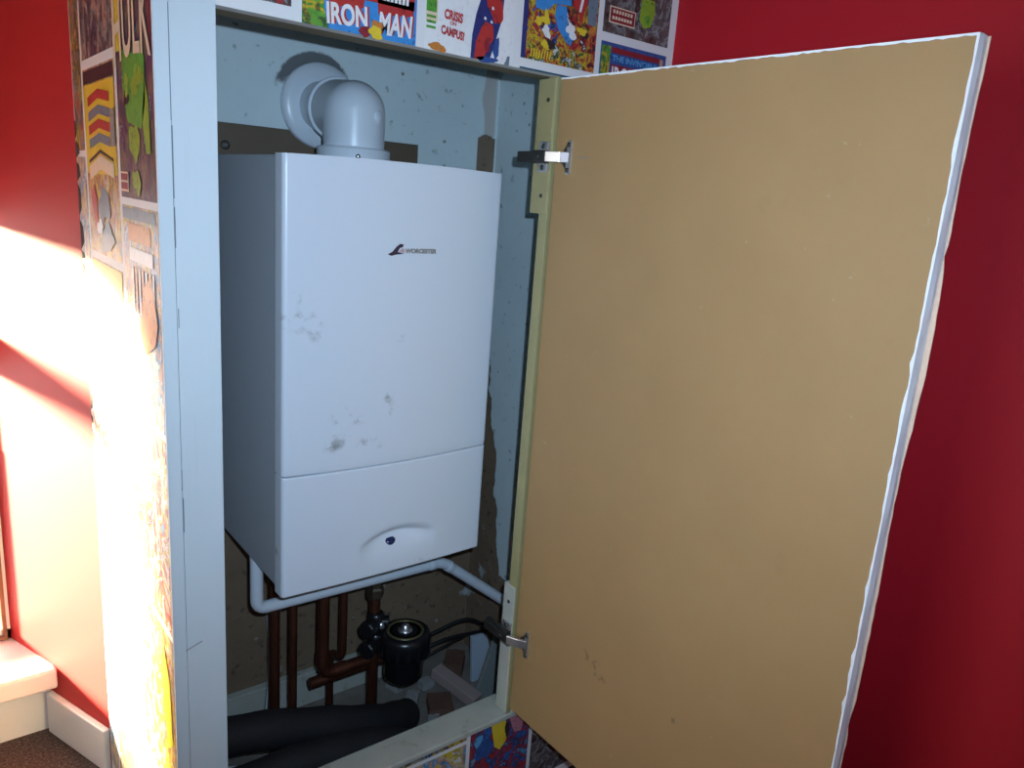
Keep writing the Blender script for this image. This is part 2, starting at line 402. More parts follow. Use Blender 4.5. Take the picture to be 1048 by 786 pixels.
# green and blue title picture
pic(-.016, ZH, .152, 1.66, A['ink_blue']); pic(-.016, ZH, .014, 1.66, A['green'], e0*1.5)
w.face([(-.016, ZH), (.020, ZH), (.012, 1.44), (.016, 1.66), (-.016, 1.66)], F, e0*2, A['green'])
ink(rect(.026, 1.452, .148, 1.475), 'red', e0*2.2)
ink([(.022, 1.436), (.07, 1.441), (.072, 1.458), (.02, 1.458)], 'red', e0*2.2); ink([(.092, 1.438), (.146, 1.444), (.148, 1.464), (.09, 1.46)], 'red', e0*2.2)
for dd, mm, sx in ((e0*3, 'red', .003), (e0*4, 'white', 0)):
    letters(w, 'IRON', F, .016+sx, 1.413+sx*.4, .076+sx, 1.440+sx*.4, dd, A['ink_'+mm], bold=.035, shear=-.08, tilt=.004)
    letters(w, 'MAN', F, .092+sx, 1.413+sx*.4, .145+sx, 1.442+sx*.4, dd, A['ink_'+mm], bold=.035, shear=.12, tilt=.003)
for i in range(7): ink(rect(.098+i*.006, 1.457, .1022+i*.006, 1.468), 'white', e0*2.6)
ink(blob(.088, 1.414, .011, .0075, 5), 'yellow', e0*5); ink(blob(.072, 1.413, .010, .006, 6), 'dkred', e0*4.6); ink(blob(.090, 1.424, .008, .006, 7), 'orange', e0*4.6)
# white picture with red lettering
pic(.166, ZH, .325, 1.66, A['ink_white'])
ink(rect(.167, 1.445, .186, 1.66), 'cream', e0*1.4); ink(rect(.167, 1.458, .184, 1.66), 'green', e0*2)
for i in range(3): ink(rect(.168, 1.436+i*.007, .1835, 1.4395+i*.007), 'green', e0*2)
letters(w, 'CRISIS', F, .197, 1.453, .229, 1.4665, e0*3, A['ink_red'], bold=.05, shear=.1, tilt=-.002)
letters(w, 'ON', F, .207, 1.446, .218, 1.4512, e0*3, A['ink_red'], bold=.04)
letters(w, 'CAMPUS!', F, .1925, 1.432, .233, 1.4445, e0*3, A['ink_red'], bold=.05, shear=.1, tilt=-.004)
ink(blob(.188, 1.413, .014, .006, 11), 'orange', e0*2)
ink([(.246, ZH), (.247, 1.44), (.252, 1.468), (.262, 1.50), (.272, 1.54), (.300, 1.54), (.302, 1.50), (.300, 1.47), (.292, 1.445), (.286, 1.425), (.280, ZH)], 'navy', e0*2)
ink([(.252, ZH), (.254, 1.432), (.262, 1.452), (.270, 1.462), (.284, 1.458), (.286, 1.440), (.276, 1.426), (.268, ZH)], 'red', e0*3)
ink(blob(.286, 1.492, .014, .03, 12), 'red', e0*3); ink(blob(.274, 1.43, .004, .012, 13), 'dkred', e0*4)
ink(blob(.292, 1.428, .005, .016, 14), 'darkblue', e0*3); ink(blob(.276, 1.41, .02, .004, 15), 'darkblue', e0*3)
for (xa, za) in ((.268, 1.466), (.280, 1.463), (.281, 1.482)): ink(blob(xa, za, .002, .0025, 16), 'white', e0*4)
ink([(.308, ZH), (.318, ZH), (.319, 1.421), (.314, 1.421), (.312, 1.414)], 'slate', e0*2)
# busy action picture
pic(.340, 1.424, .497, 1.66, A['battle']); pic(.340, 1.424, .497, 1.452, A['lower_battle'], e0*1.5)
ink(rect(.340, 1.424, .349, 1.66), 'navy', e0*1.6)
ink([(.362, 1.500), (.385, 1.498), (.40, 1.512), (.438, 1.516), (.44, 1.54), (.36, 1.54)], 'blue', e0*3)
ink([(.405, 1.512), (.426, 1.512), (.430, 1.486), (.444, 1.468), (.440, 1.456), (.428, 1.462), (.412, 1.476), (.402, 1.494)], 'blue', e0*3.4)
ink([(.436, 1.516), (.452, 1.51), (.458, 1.488), (.470, 1.53), (.47, 1.56), (.436, 1.56)], 'red', e0*3); ink([(.452, 1.51), (.457, 1.51), (.467, 1.56), (.461, 1.56)], 'white', e0*4)
ink([(.474, 1.495), (.493, 1.495), (.494, 1.56), (.470, 1.56)], 'slate', e0*2.5)
for k in range(9):
    r = random.Random(k); ink(blob(.355+.135*r.random(), 1.445+.045*r.random(), .006+.006*r.random(), .005+.006*r.random(), 30+k, .4), r.choice(['yellow', 'orange', 'red', 'yellow', 'black', 'white']), e0*(3.5+k*.1))
for k in range(8): ink([(.357+k*.0055, 1.428), (.3595+k*.0055, 1.428), (.361+k*.0055, 1.440+.003*(k % 3)), (.3585+k*.0055, 1.440)], 'yellow', e0*5)
pic(.340, ZH, .497, 1.411, A['ink_teal']); pic(XR+.014, ZH-.05, .497, ZH, A['ink_teal'])
# dusk picture and second title picture
pic(.509, 1.492, .672, 1.70, A['dusk']); pic(.509, ZH-.06, .672, 1.478, A['ink_darkblue'])
ink(rect(.521, 1.508, .583, 1.534), 'cream', e0*2); ink(rect(.523, 1.510, .581, 1.532), 'dkred', e0*3)
for k in range(7): ink(rect(.528+k*.007, 1.5235, .5325+k*.007, 1.529), 'cream', e0*4); ink(rect(.527+k*.007, 1.514, .532+k*.007, 1.519), 'cream', e0*4)
ink([(.592, 1.525), (.604, 1.512), (.622, 1.518), (.63, 1.54), (.626, 1.56), (.595, 1.56)], 'lime', e0*3); ink(blob(.612, 1.527, .006, .008, 40), 'green', e0*4)
pic(.511, ZH-.06, .532, 1.472, A['green'], e0*2)
ink(rect(.535, 1.4625, .655, 1.4715), 'dkred', e0*2)
letters(w, 'THE INVINCIBLE', F, .537, 1.4495, .648, 1.4595, e0*3, A['ink_ltblue'], bold=.03)
ink(rect(.536, 1.395, .664, 1.4445), 'dkred', e0*2); letters(w, 'IRON MAN', F, .538, 1.408, .660, 1.442, e0*3, A['ink_white'], bold=.02)
ink(rect(.655, 1.456, .664, 1.470), 'skin', e0*3)
# upper rows beyond the top of the picture
for (x0, x1, k) in ((.166, .325, 'side_multi'), (.340, .497, 'purple'), (.509, .672, 'street'), (-.016, .152, 'side_yellow')): pic(x0, 1.715, x1, ZT-.03, A[k])
# beside and under the opening
w.box((XR+.013, YF-.0004, ZL), (.684, YF, ZH), M['paper']); w.box((XO+.002, YF-.0004, .01), (.684, YF, ZL-.013), M['paper'])
pic(.509, .55, .672, .82, A['side_multi']); pic(.509, .84, .672, 1.09, A['battle']); pic(.509, 1.11, .672, 1.34, A['purple']); pic(.509, .23, .672, .53, A['dusk'])
pic(.166, .194, .327, ZL-.013, A['street']); pic(.166, .02, .327, .186, A['side_pale']); pic(-.016, .02, .152, .19, A['maroon'])
pic(.336, .02, .486, ZL-.013, A['purple']); pic(.495, .02, .672, ZL-.013, A['dusk'])
ink([(.385, .202), (.396, .150), (.410, .138), (.424, .152), (.428, .175), (.420, .202)], 'yellow', e0*3); ink([(.430, .202), (.444, .165), (.462, .16), (.474, .202)], 'pink', e0*3)
ink(blob(.37, .155, .018, .025, 51), 'darkblue', e0*2.4); ink(blob(.425, .18, .006, .016, 53), 'black', e0*4); ink(blob(.355, .18, .01, .012, 52), 'ltblue', e0*2.6)
w.build('wallpaper', wall_front, recalc=False)

# ---- picture wallpaper on the side
G = lambda a, c, d: (XL-d, a, c)
w = MB()
def pics(y0, z0, y1, z1, m, d=e0): w.face(rect(y0, z0, y1, z1), G, d, m)
def inks(poly, m, d=e0*2): w.face(poly, G, d, A['ink_'+m])
r = random.Random(4); ed = [(YB-.004, 0)]
poly = [(YF-.0025, .005)] + [(YB-.002-.006*r.random(), .005+z*(ZT-.03)/60) for z in range(61)] + [(YF-.0025, ZT-.025)]
w.prism(poly, G, 0, .0004, M['paper'])
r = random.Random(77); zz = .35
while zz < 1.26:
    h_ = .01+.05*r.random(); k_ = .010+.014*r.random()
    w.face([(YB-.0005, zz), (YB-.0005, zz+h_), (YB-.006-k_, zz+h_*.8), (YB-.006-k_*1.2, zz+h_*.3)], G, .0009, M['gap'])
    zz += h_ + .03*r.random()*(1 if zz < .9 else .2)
# back column
pics(.338, 1.235, .412, 1.52, A['side_multi']); pics(.338, .93, .412, 1.225, A['side_pale']); pics(.338, .62, .412, .92, A['side_red']); pics(.338, .31, .412, .61, A['side_yellow']); pics(.338, .03, .412, .30, A['side_pale']); pics(.338, 1.53, .412, 1.8, A['side_cave'])
# middle column
pics(.104, 1.369, .326, 1.66, A['side_dark']); pics(.104, 1.078, .326, 1.355, A['side_yellow']); pics(.104, .786, .326, 1.066, A['side_yellow']); pics(.104, .49, .326, .773, A['side_pale']); pics(.104, .20, .326, .478, A['side_pale']); pics(.104, .02, .326, .19, A['side_multi'])
inks(rect(.108, 1.333, .320, 1.352), 'black'); inks(rect(.11, 1.20, .322, 1.331), 'yellow', e0*1.6)
for k, (zz, c) in enumerate(((1.307, 'red'), (1.285, 'slate'), (1.265, 'red'), (1.245, 'slate'))):
    inks([(.29, zz-.008), (.215, zz+.002), (.14, zz-.006), (.14, zz+.007), (.215, zz+.015), (.29, zz+.006)], c, e0*3)
inks([(.30, 1.215), (.215, 1.231), (.125, 1.219), (.125, 1.223), (.215, 1.236), (.30, 1.22)], 'black', e0*3)
inks([(.30, 1.19), (.215, 1.207), (.125, 1.196), (.125, 1.216), (.215, 1.228), (.30, 1.21)], 'cream', e0*3)
inks(rect(.108, 1.24, .133, 1.29), 'grey', e0*4)
inks(blob(.205, 1.155, .035, .028, 60, .3), 'slate', e0*3); inks(blob(.195, 1.105, .045, .022, 61, .35), 'slate', e0*3); inks(blob(.275, 1.15, .02, .03, 62, .3), 'red', e0*2.6); inks(blob(.24, 1.12, .02, .012, 63), 'white', e0*4)
inks(rect(.11, 1.02, .32, 1.064), 'yellow', e0*2)
# front column
pics(-.098, 1.173, .090, 1.46, A['side_cave']); pics(-.098, .878, .090, 1.163, A['side_pale']); pics(-.098, .585, .090, .868, A['side_red']); pics(-.098, .295, .090, .575, A['side_yellow']); pics(-.098, .02, .090, .285, A['side_blue']); pics(-.098, 1.47, .090, 1.75, A['side_red'])
inks(rect(.064, 1.36, .086, 1.455), 'yellow', e0*2)
inks([(-.088, 1.345), (-.092, 1.345), (-.092, 1.455), (.06, 1.455), (.06, 1.44), (-.08, 1.42)], 'dkred', e0*1.6)
letters(w, 'HULK', lambda a, c, d: G(-a, c, d), -.094, 1.338, .099, 1.428, e0*4, A['ink_cream'], bold=.01, arch=.01)
inks([(.05, 1.36), (.052, 1.31), (.03, 1.27), (-.04, 1.26), (-.062, 1.29), (-.064, 1.34), (-.05, 1.362), (0, 1.352)], 'green', e0*3)
for k in range(6): rr = random.Random(70+k); inks(blob(-.05+.09*rr.random(), 1.28+.07*rr.random(), .012, .012, 80+k, .4), rr.choice(['lime', 'black', 'lime']), e0*(3.5+.1*k))
inks([(-.045, 1.27), (-.06, 1.23), (-.08, 1.23), (-.078, 1.29), (-.062, 1.32)], 'lime', e0*3); inks(blob(.0, 1.245, .025, .025, 90, .3), 'lime', e0*2.6); inks(blob(-.005, 1.195, .02, .016, 91, .3), 'lime', e0*3)
inks(rect(.04, 1.181, .084, 1.207), 'cream', e0*3); inks(rect(.043, 1.184, .081, 1.193), 'dkred', e0*4); inks(rect(.043, 1.196, .081, 1.2045), 'dkred', e0*4)
inks(rect(-.088, 1.145, .086, 1.16), 'slate', e0*2); inks(rect(-.06, 1.116, .06, 1.14), 'orange', e0*2); inks(rect(-.07, 1.09, .055, 1.108), 'white', e0*2.5)
for k in range(7): inks(rect(-.075+k*.018, 1.02, -.066+k*.018, 1.082), 'skin' if k % 2 else 'white', e0*3)
inks([(-.02, .97), (-.07, .99), (-.085, 1.02), (-.06, 1.08), (-.02, 1.06), (.01, 1.0)], 'orange', e0*3.4)
inks([(-.03, .50), (-.06, .38), (-.085, .40), (-.08, .50), (-.05, .55)], 'yellow', e0*3)
inks(rect(-.090, .10, -.062, .28), 'ltblue', e0*3); inks([(.0, .2), (-.04, .12), (-.06, .2), (-.03, .28), (.01, .26)], 'orange', e0*3)
w.build('wallpaper', wall_left, recalc=False)

# ---- timber trim round the opening
p = MB(); p.box((XL+.0002, YF-.002, 0), (-.178, YF+.05, ZT), M['post']); p.box((-.1775, YF-.002, 0), (XO, YF+.05, ZT), M['post'])
for (z0, z1, o) in ((1.27, 1.40, 0), (1.18, 1.265, .0008), (1.12, 1.17, .001), (1.02, 1.045, .002), (.80, .83, .0), (.74, .79, .001)):
    p.box((-.1785+o, YF-.0025, z0), (-.1773+o, YF-.001, z1), M['crack'])
p.obox((-.168, YF-.0022, .565), .012, .0006, .0008, (0, -.35, 0), M['crack'])
struct(p.build('trim_1', bevel=.0015), 'white painted upright post left of the opening')
p = MB(); p.box((XO, YF+.020, ZH), (XW, YF+.062, ZH+.045), M['head']); struct(p.build('trim_2', bevel=.002), 'raw timber head across the top of the opening')
p = MB(); p.box((XO, YF-.004, ZL-.012), (XW, YF+.064, ZL), M['ledge']); p.box((XO, YF+.02, ZL-.07), (XW, YF+.06, ZL-.012), M['ledge']); struct(p.build('trim_3', bevel=.0025), 'grubby white ledge along the bottom of the opening')
p = MB(); p.box((XR, YF-.001, ZL), (XR+.012, YF+.021, ZH), M['cream']); struct(p.build('trim_4', bevel=.001), 'thin cream strip down the hinge side of the opening')

def hinge_block(z0, z1, y1, label, mat, sz):
    o = empty('hinge_block', (XR+.02, YF+.03, z0), label, 'wooden block', 'hinge blocks on the jamb')
    q = MB(); q.box((XR-.0015, YF+.001, z0), (XR+.05, y1, z1), M[mat]); q.build('timber', o, bevel=.002)
    for z, y in sz:
        s_ = MB(); s_.lathe((XR-.003, y, z), (1, 0, 0), [(0, .0028), (.0012, .0036), (.003, .0036)], M['steel_dark'], 14); s_.build('screw', o)
    at_base(o); return o
hinge_block(1.188, ZH-.002, -.055, 'long cream wooden block behind the upper hinge', 'cream', ((1.372, -.083), (1.218, -.083)))
hinge_block(ZL+.001, .490, -.066, 'grubby cream wooden block behind the lower hinge', 'ledge', ((.455, -.084),))

# ------------------------------------------------------------------ red splayed wall, window and sill on the left
dv = Vector((-.356, .934, 0)).normalized(); nv = Vector((-dv.y, dv.x, 0)); p0 = Vector((XL, YB, 0))
def spl(t, z, d=0): q = p0 + dv*t + nv*d; return (q.x, q.y, z)
def splay_box(mb, t0, t1, z0, z1, d0, d1, m):
    v = [spl(t0, z0, d0), spl(t1, z0, d0), spl(t1, z0, d1), spl(t0, z0, d1), spl(t0, z1, d0), spl(t1, z1, d0), spl(t1, z1, d1), spl(t0, z1, d1)]
    mb.add(v, [(0,3,2,1),(4,5,6,7),(0,1,5,4),(1,2,6,5),(2,3,7,6),(3,0,4,7)], m)
YW = .76
q = MB(); splay_box(q, 0, (YW+.05-YB)/dv.y, 0, ZT, -.05, 0, M['red_reveal']); struct(q.build('wall_left'), 'red splayed wall between the cupboard and the window')
q = MB(); splay_box(q, .0, .212, 0, .098, 0, .014, M['skirting']); struct(q.build('baseboard_left', bevel=.003), 'white skirting under the red wall')
WX0, WX1, WZ0, WZ1 = -.345, -.93, .16, 1.13
q = MB()
q.box((-2.6, .625, 0), (-.27, YW, .115), M['skirting']); struct(q.build('wall_below_window'), 'white boxed wall under the window board')
q = MB(); q.box((-2.6, .585, .117), (-.262, YW+.02, .163), M['sill']); struct(q.build('trim_5', bevel=.006, segs=3), 'white window board with a rounded nose')
q = MB(); q.box((-2.6, YW, WZ1), (-.30, YW+.08, ZT), M['red_reveal']); q.box((-2.6, YW, 0), (WX1, YW+.08, WZ1), M['red_reveal']); q.box((-2.6, YW+.02, -.05), (-.3, YW+.08, WZ0), M['red_reveal'])
struct(q.build('wall_rear'), 'red wall round the window')
q = MB()
q.box((WX0, YW+.005, WZ0), (WX0+.055, YW+.06, WZ1), M['frame']); q.box((WX1, YW+.005, WZ0), (WX1+.05, YW+.06, WZ1), M['frame'])
q.box((WX1, YW+.005, WZ0), (WX0+.05, YW+.06, WZ0+.03), M['frame']); q.box((WX1, YW+.005, .795), (WX0+.05, YW+.06, .875), M['frame']); q.box((WX1, YW+.005, WZ1-.03), (WX0+.05, YW+.06, WZ1), M['frame'])
win = struct(q.build('window_1', bevel=.003), 'white window with a middle transom')
q = MB(); q.box((WX0+.004, YW-.002, WZ0+.006), (WX0+.012, YW+.006, .62), M['bead']); q.box((WX1, YW-.002, WZ0+.006), (WX0+.004, YW+.006, WZ0+.014), M['bead']); q.build('glazing_bead', win)
q = MB(); q.box((WX1+.04, YW+.03, WZ0+.02), (WX0+.01, YW+.034, WZ1-.02), M['glass']); q.build('pane', win)

# ------------------------------------------------------------------ boiler
BX0, BX1, BZ0, BZ1, ZS = 0, .4, .540, 1.250, .752
def bulge(x): return -.010*max(0, 1-((x-.2)/.2)**2)
def front_y(x):
    y = bulge(x); rr = .007
    e = min(x-BX0, BX1-x)
    if e < rr: y += rr - math.sqrt(max(0, rr*rr-(rr-e)**2))
    return y
xs = [.0002*k*k for k in range(0, 7)] + [.4*k/72 for k in range(2, 71)] + [.4-.0002*k*k for k in range(6, -1, -1)]
xs = sorted(set(round(x, 5) for x in xs))
def panel(z0f, z1f, nz, dent=None):
    m = MB(); prof = [(BX0, .030)] + [(x, front_y(x)) for x in xs] + [(BX1, .030)]
    n = len(prof); v = []; Fc = []
    for j in range(nz+1):
        t = j/nz
        for (x, y) in prof:
            z = z0f(x)*(1-t) + z1f(x)*t
            edge = min(t*nz, nz-t*nz)
            yy = y + (.0012 if edge < .5 and y < .02 else 0) + (dent(x, z) if dent and y < .02 else 0)
            v.append((x, yy, z))
    for j in range(nz):
        for i in range(n-1): Fc.append((j*n+i, j*n+i+1, (j+1)*n+i+1, (j+1)*n+i))
    m.add(v, Fc, M['boiler'], True)
    m.add(v[:n], [tuple(range(n))], M['boiler']); m.add(v[-n:], [tuple(range(n))[::-1]], M['boiler'])
    return m
bo = empty('boiler', (.2, .19, BZ0), 'white wall-hung gas boiler with smudged curved front', 'boiler')
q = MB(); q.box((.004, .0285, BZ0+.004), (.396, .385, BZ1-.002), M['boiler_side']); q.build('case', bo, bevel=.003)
arch = lambda x: max(0, 1-((x-.2)/.2)**2)
panel(lambda x: ZS+.0015-.002*arch(x), lambda x: BZ1+.003*arch(x), 60).build('front_panel', bo)
def dent(x, z):
    u = (x-.214)/.078
    if abs(u) >= 1: return 0
    zt = .612 - .016*u*u; k = (1-u*u)**1.2
    if z > zt: d = math.exp(-((z-zt)/.010)**2)
    else: d = math.exp(-((zt-z)/.024)**1.5)
    return .019*k*d
lower = panel(lambda x: BZ0+.003*arch(x), lambda x: ZS-.0015-.002*arch(x), 110, dent).build('lower_panel', bo)
q = MB(); q.lathe((.2015, front_y(.2)+.0150, .5985), (.0, -.62, .80), [(-.004, .0), (-.004, .0105), (.002, .0105), (.0035, .007), (.0038, 0)], M['blue_lamp'], 28)
lamp = q.build('indicator_lamp', lower); lamp.scale = (1, 1, 1)
bd = MB(); FB = lambda a, c, d: (a, front_y(a)-d, c)
bd.prism([(.170, 1.1085), (.178, 1.1125), (.186, 1.1215), (.192, 1.1255), (.198, 1.1245), (.1965, 1.1205), (.191, 1.119), (.187, 1.1125), (.199, 1.1098), (.184, 1.1082), (.176, 1.1062)], FB, 0, .0015, M['badge_red'])
bd.prism([(.189, 1.1125), (.196, 1.1185), (.2, 1.117), (.1995, 1.1112)], FB, 0, .0022, M['badge_pink'])
badge = bd.build('badge', bo)
lt = MB(); letters(lt, 'WORCESTER', FB, .2015, 1.1105, .262, 1.1185, .0012, M['silver'], bold=.07, shear=.1); lt.build('lettering', badge, recalc=False)
for xx in (.073, .1115, .177, .232, .296): q = MB(); q.lathe((xx, .22, BZ0-.018), (0, 0, 1), [(0, .013), (.018, .013), (.024, .012)], M['brass_dull'], 6, False); q.build('pipe_union', bo)
at_base(bo)

# ---- flue
fl = empty('flue_elbow', (.2, .21, BZ1), 'white flue elbow on top of the boiler going into the wall', 'flue')
FX, FY = .213, .205
q = MB(); q.lathe((FX, FY, BZ1-.001), (0, 0, 1), [(0, .065), (.024, .065), (.027, .063), (.027, .055), (.030, .055)], M['flue'], 56); col = q.build('collar', fl)
s_ = MB(); s_.lathe((FX-.022, FY-.061, BZ1+.011), (-.33, -.94, 0), [(0, .004), (.003, .004), (.0045, .002), (.0045, 0)], M['chrome'], 14); s_.build('screw', col)
zc = 1.338; rb = .054
fe = Vector((.240, YB-.0085, 1.360)); c0 = Vector((FX, FY, zc)); d2 = (fe-c0).normalized()
q = MB(); q.lathe((FX, FY, BZ1+.02), (0, 0, 1), [(0, rb), (zc-BZ1-.02, rb)] + [(zc-BZ1-.02+rb*math.sin(k*PI/24), rb*math.cos(k*PI/24) if k < 12 else 0) for k in range(1, 13)], M['flue'], 56)
q.lathe(c0, d2, [(0, rb-.0004), (.09, rb-.0004)], M['flue'], 56); q.build('elbow', fl)
q = MB(); q.lathe(c0 + d2*.088, d2, [(0, .053), (.001, .058), (.009, .058), (.010, .053), (-.004, .052)], M['flue'], 56); q.build('socket_rim', fl)
q = MB(); q.lathe(c0 + d2*.09, d2, [(0, .048), (.120, .048)], M['flue'], 48); q.build('pipe', fl)
q = MB(); q.lathe(fe + Vector((0, .0, 0)), (0, -1, 0), [(0, .0815), (.009, .0815), (.013, .079), (.016, .068), (.019, .056), (.019, .050)], M['flue'], 64); q.build('wall_ring', fl)
q = MB(); q.lathe((FX+.0205, FY-.0475, 1.331), (.37, -.925, .08), [(0, .0105), (.004, .0105), (.0055, .009), (.0055, 0)], M['flue'], 32); q.build('test_cap', fl)
at_base(fl)

bb = empty('backing_board', (.2, .41, .9), 'dark brown hardboard strip on the wall behind the boiler top', 'backing board')
q = MB(); q.box((-.10, .4118, .62), (.472, YB, 1.309), M['board_brown']); q.build('board', bb, bevel=.002)
q = MB(); q.lathe((.052, .4115, 1.268), (0, -1, 0), [(0, .0085), (.0015, .0085), (.0025, .006)], M['steel_dark'], 18); s_ = q.build('screw', bb)
q = MB(); q.lathe((.0525, .4088, 1.268), (0, -1, 0), [(0, .003), (.002, .003), (.003, 0)], M['chrome'], 12); q.build('screw_head', s_)
at_base(bb)

# ------------------------------------------------------------------ pipework under the boiler
def pipe(label, pts, r, bend=.02, name='copper_pipe', mat='copper', cat='pipe', group='copper pipes below the boiler'):
    q = MB(); q.tube(elbow_path(pts, bend), r, M[mat], 20); return tag(q.build(name), label, cat, group)
pipe('thick copper pipe dropping under the left edge of the boiler', [(.073, .22, BZ0-.005), (.073, .22, .003)], .0105)
pipe('thin dark copper pipe second in from the left under the boiler', [(.1115, .22, BZ0-.005), (.1115, .22, .003)], .0085)
o = pipe('copper pipe with an elbow at the bottom turning right towards the filter', [(.177, .22, BZ0-.005), (.177, .22, .205), (.284, .22, .205)], .0125, .026)
q = MB(); q.lathe((.177, .22, .228), (0, 0, 1), [(0, .0145), (.03, .0145)], M['copper'], 20); q.build('elbow_socket', o)
q = MB(); q.lathe((.2, .22, .205), (1, 0, 0), [(0, .0145), (.03, .0145)], M['copper'], 20); q.build('elbow_socket', o)
pipe('thin copper pipe just left of the black filter valves', [(.232, .24, BZ0-.005), (.232, .24, .215), (.232, .30, .195), (.232, .30, .03)], .0085)
o = pipe('copper pipe carrying the black filter and running to the floor', [(.296, .22, BZ0-.005), (.296, .22, .003)], .012)
q = MB(); q.lathe((.296, .22, .352), (0, 0, 1), [(0, .017), (.004, .019), (.022, .019), (.026, .015), (.034, .015), (.036, .018), (.05, .018), (.052, .013)], M['brass_dull'], 6, False); q.build('compression_nut', o)
pipe('low horizontal copper pipe crossing behind the filter', [(.165, .257, .165), (.29, .257, .165), (.43, .257, .165)], .012, .026)

wp = MB(); wp.tube(elbow_path([(.016, .16, BZ0+.003), (.016, .16, .437), (.424, .16, .430), (.655, .16, .245)], .020), .0118, M['pipe_white'], 20)
o = tag(wp.build('waste_pipe'), 'white plastic waste pipe slung along under the boiler', 'pipe')
for c, ax in (((.39, .16, .4306), (1, 0, -.017)), ((.438, .16, .4185), (.78, 0, -.625))):
    q = MB(); q.lathe(c, ax, [(0, .0122), (.001, .0130), (.014, .0130), (.015, .0122)], M['pipe_white'], 22); q.build('socket', o)

mf = empty('magnetic_filter', (.355, .18, .15), 'black cylindrical heating filter with two side valves under the boiler', 'heating filter')
fc = (.345, .17, 0)
q = MB(); q.lathe(fc, (0, 0, 1), [(.150, .0), (.150, .010), (.154, .016), (.172, .038), (.178, .043), (.240, .044), (.244, .047)], M['black'], 48); q.build('body', mf)
q = MB(); q.lathe(fc, (0, 0, 1), [(.232, .047), (.234, .054), (.270, .056), (.280, .053), (.283, .046), (.2835, .0)], M['black'], 48)
for k in range(16):
    a = 2*PI*k/16; q.obox((fc[0]+.0555*math.cos(a), fc[1]+.0555*math.sin(a), .252), .0022, .004, .017, (0, 0, a), M['black'])
cap = q.build('cap', mf)
q = MB(); q.lathe(fc, (0, 0, 1), [(.2832, .034), (.2855, .035), (.2855, .040), (.2832, .041)], M['olive_ring'], 48); q.build('cap_ring', cap)
q = MB(); q.lathe(fc, (0, 0, 1), [(.283, .016), (.286, .016), (.287, .009), (.296, .008), (.298, .005), (.298, 0)], M['chrome'], 24); q.build('bleed_screw', cap)
for zz in (.298, .250):
    q = MB(); q.lathe((.296, .212, zz), (0, 0, 1), [(-.022, .014), (-.018, .018), (.018, .018), (.022, .014)], M['black'], 24)
    q.tube([(.296, .212, zz), (.318, .196, zz)], .0135, M['black'], 20)
    q.lathe((.290, .205, zz), (-.86, -.5, 0), [(0, .015), (.018, .0135), (.020, .0195), (.034, .0195), (.037, .017), (.037, 0)], M['black'], 10, False)
    va = q.build('valve', mf)
    if zz < .3:
        q = MB(); q.lathe((.302, .196, zz-.003), (.35, -.93, .1), [(0, .010), (.004, .009), (.006, .005), (.0065, 0)], M['chrome'], 20); q.build('valve_screw', va)
at_base(mf)

# cables
def cable(label, pts, r=.0045):
    q = MB(); q.tube(smooth_path(pts), r, M['cable'], 10); return tag(q.build('cable'), label, 'cable', 'black cables on the wall')
cable('topmost black cable looping from the filter towards the lower hinge', [(.405, .24, .180), (.47, .24, .200), (.565, .24, .205), (.64, .24, .150), (.684, .22, .10)])
cable('middle black cable running to the bluish board', [(.405, .26, .135), (.46, .26, .150), (.53, .26, .155), (.66, .28, .125)])
cable('lowest black cable curving behind the filter', [(.405, .26, .105), (.46, .26, .125), (.53, .26, .14), (.58, .27, .138)], .0035)
q = MB(); q.tube(smooth_path([(.125, .40, .30), (.118, .37, .22), (.106, .34, .14), (.096, .33, .06), (.11, .33, .006)]), .003, M['wire_white'], 8); tag(q.build('wire'), 'thin pale wire hanging between the two left copper pipes', 'wire')
q = MB(); q.tube(smooth_path([(-.10, .085, .19), (-.05, .082, .175), (-.01, .084, .150), (.03, .09, .11), (.05, .09, .005)]), .005, M['wire_white'], 8); tag(q.build('wire'), 'pale wire curling down between the two black tubes', 'wire')

# insulation tubes
def lagging(label, pts, r0, name='insulation_tube'):
    P = smooth_path(pts, 6); n = len(P)
    o = MB(); o.tube(P, r0, M['rubber'], 24, caps=False, rads=[r0*(1+.04*math.sin(i*1.3)) for i in range(n)])
    o.tube(P, r0*.55, M['rubber'], 20, caps=False)
    # end rings
    for e, dr in ((0, 1), (-1, -1)):
        T = (P[1]-P[0] if e == 0 else P[-1]-P[-2]).normalized()
        o.lathe(P[e], T, [(0, r0*.55), (0, r0)], M['rubber'], 24)
    return tag(o.build(name), label, 'pipe insulation', 'black insulation tubes on the cupboard floor')
lagging('upper black foam tube leaning up to a cut end below the filter', [(-.125, .135, .222), (.03, .135, .188), (.18, .135, .138), (.285, .150, .092), (.368, .187, .050)], .036)
lagging('lower black foam tube lying right behind the ledge', [(-.12, .040, .168), (.04, .043, .166), (.14, .045, .150), (.237, .046, .122), (.34, .050, .052)], .036)

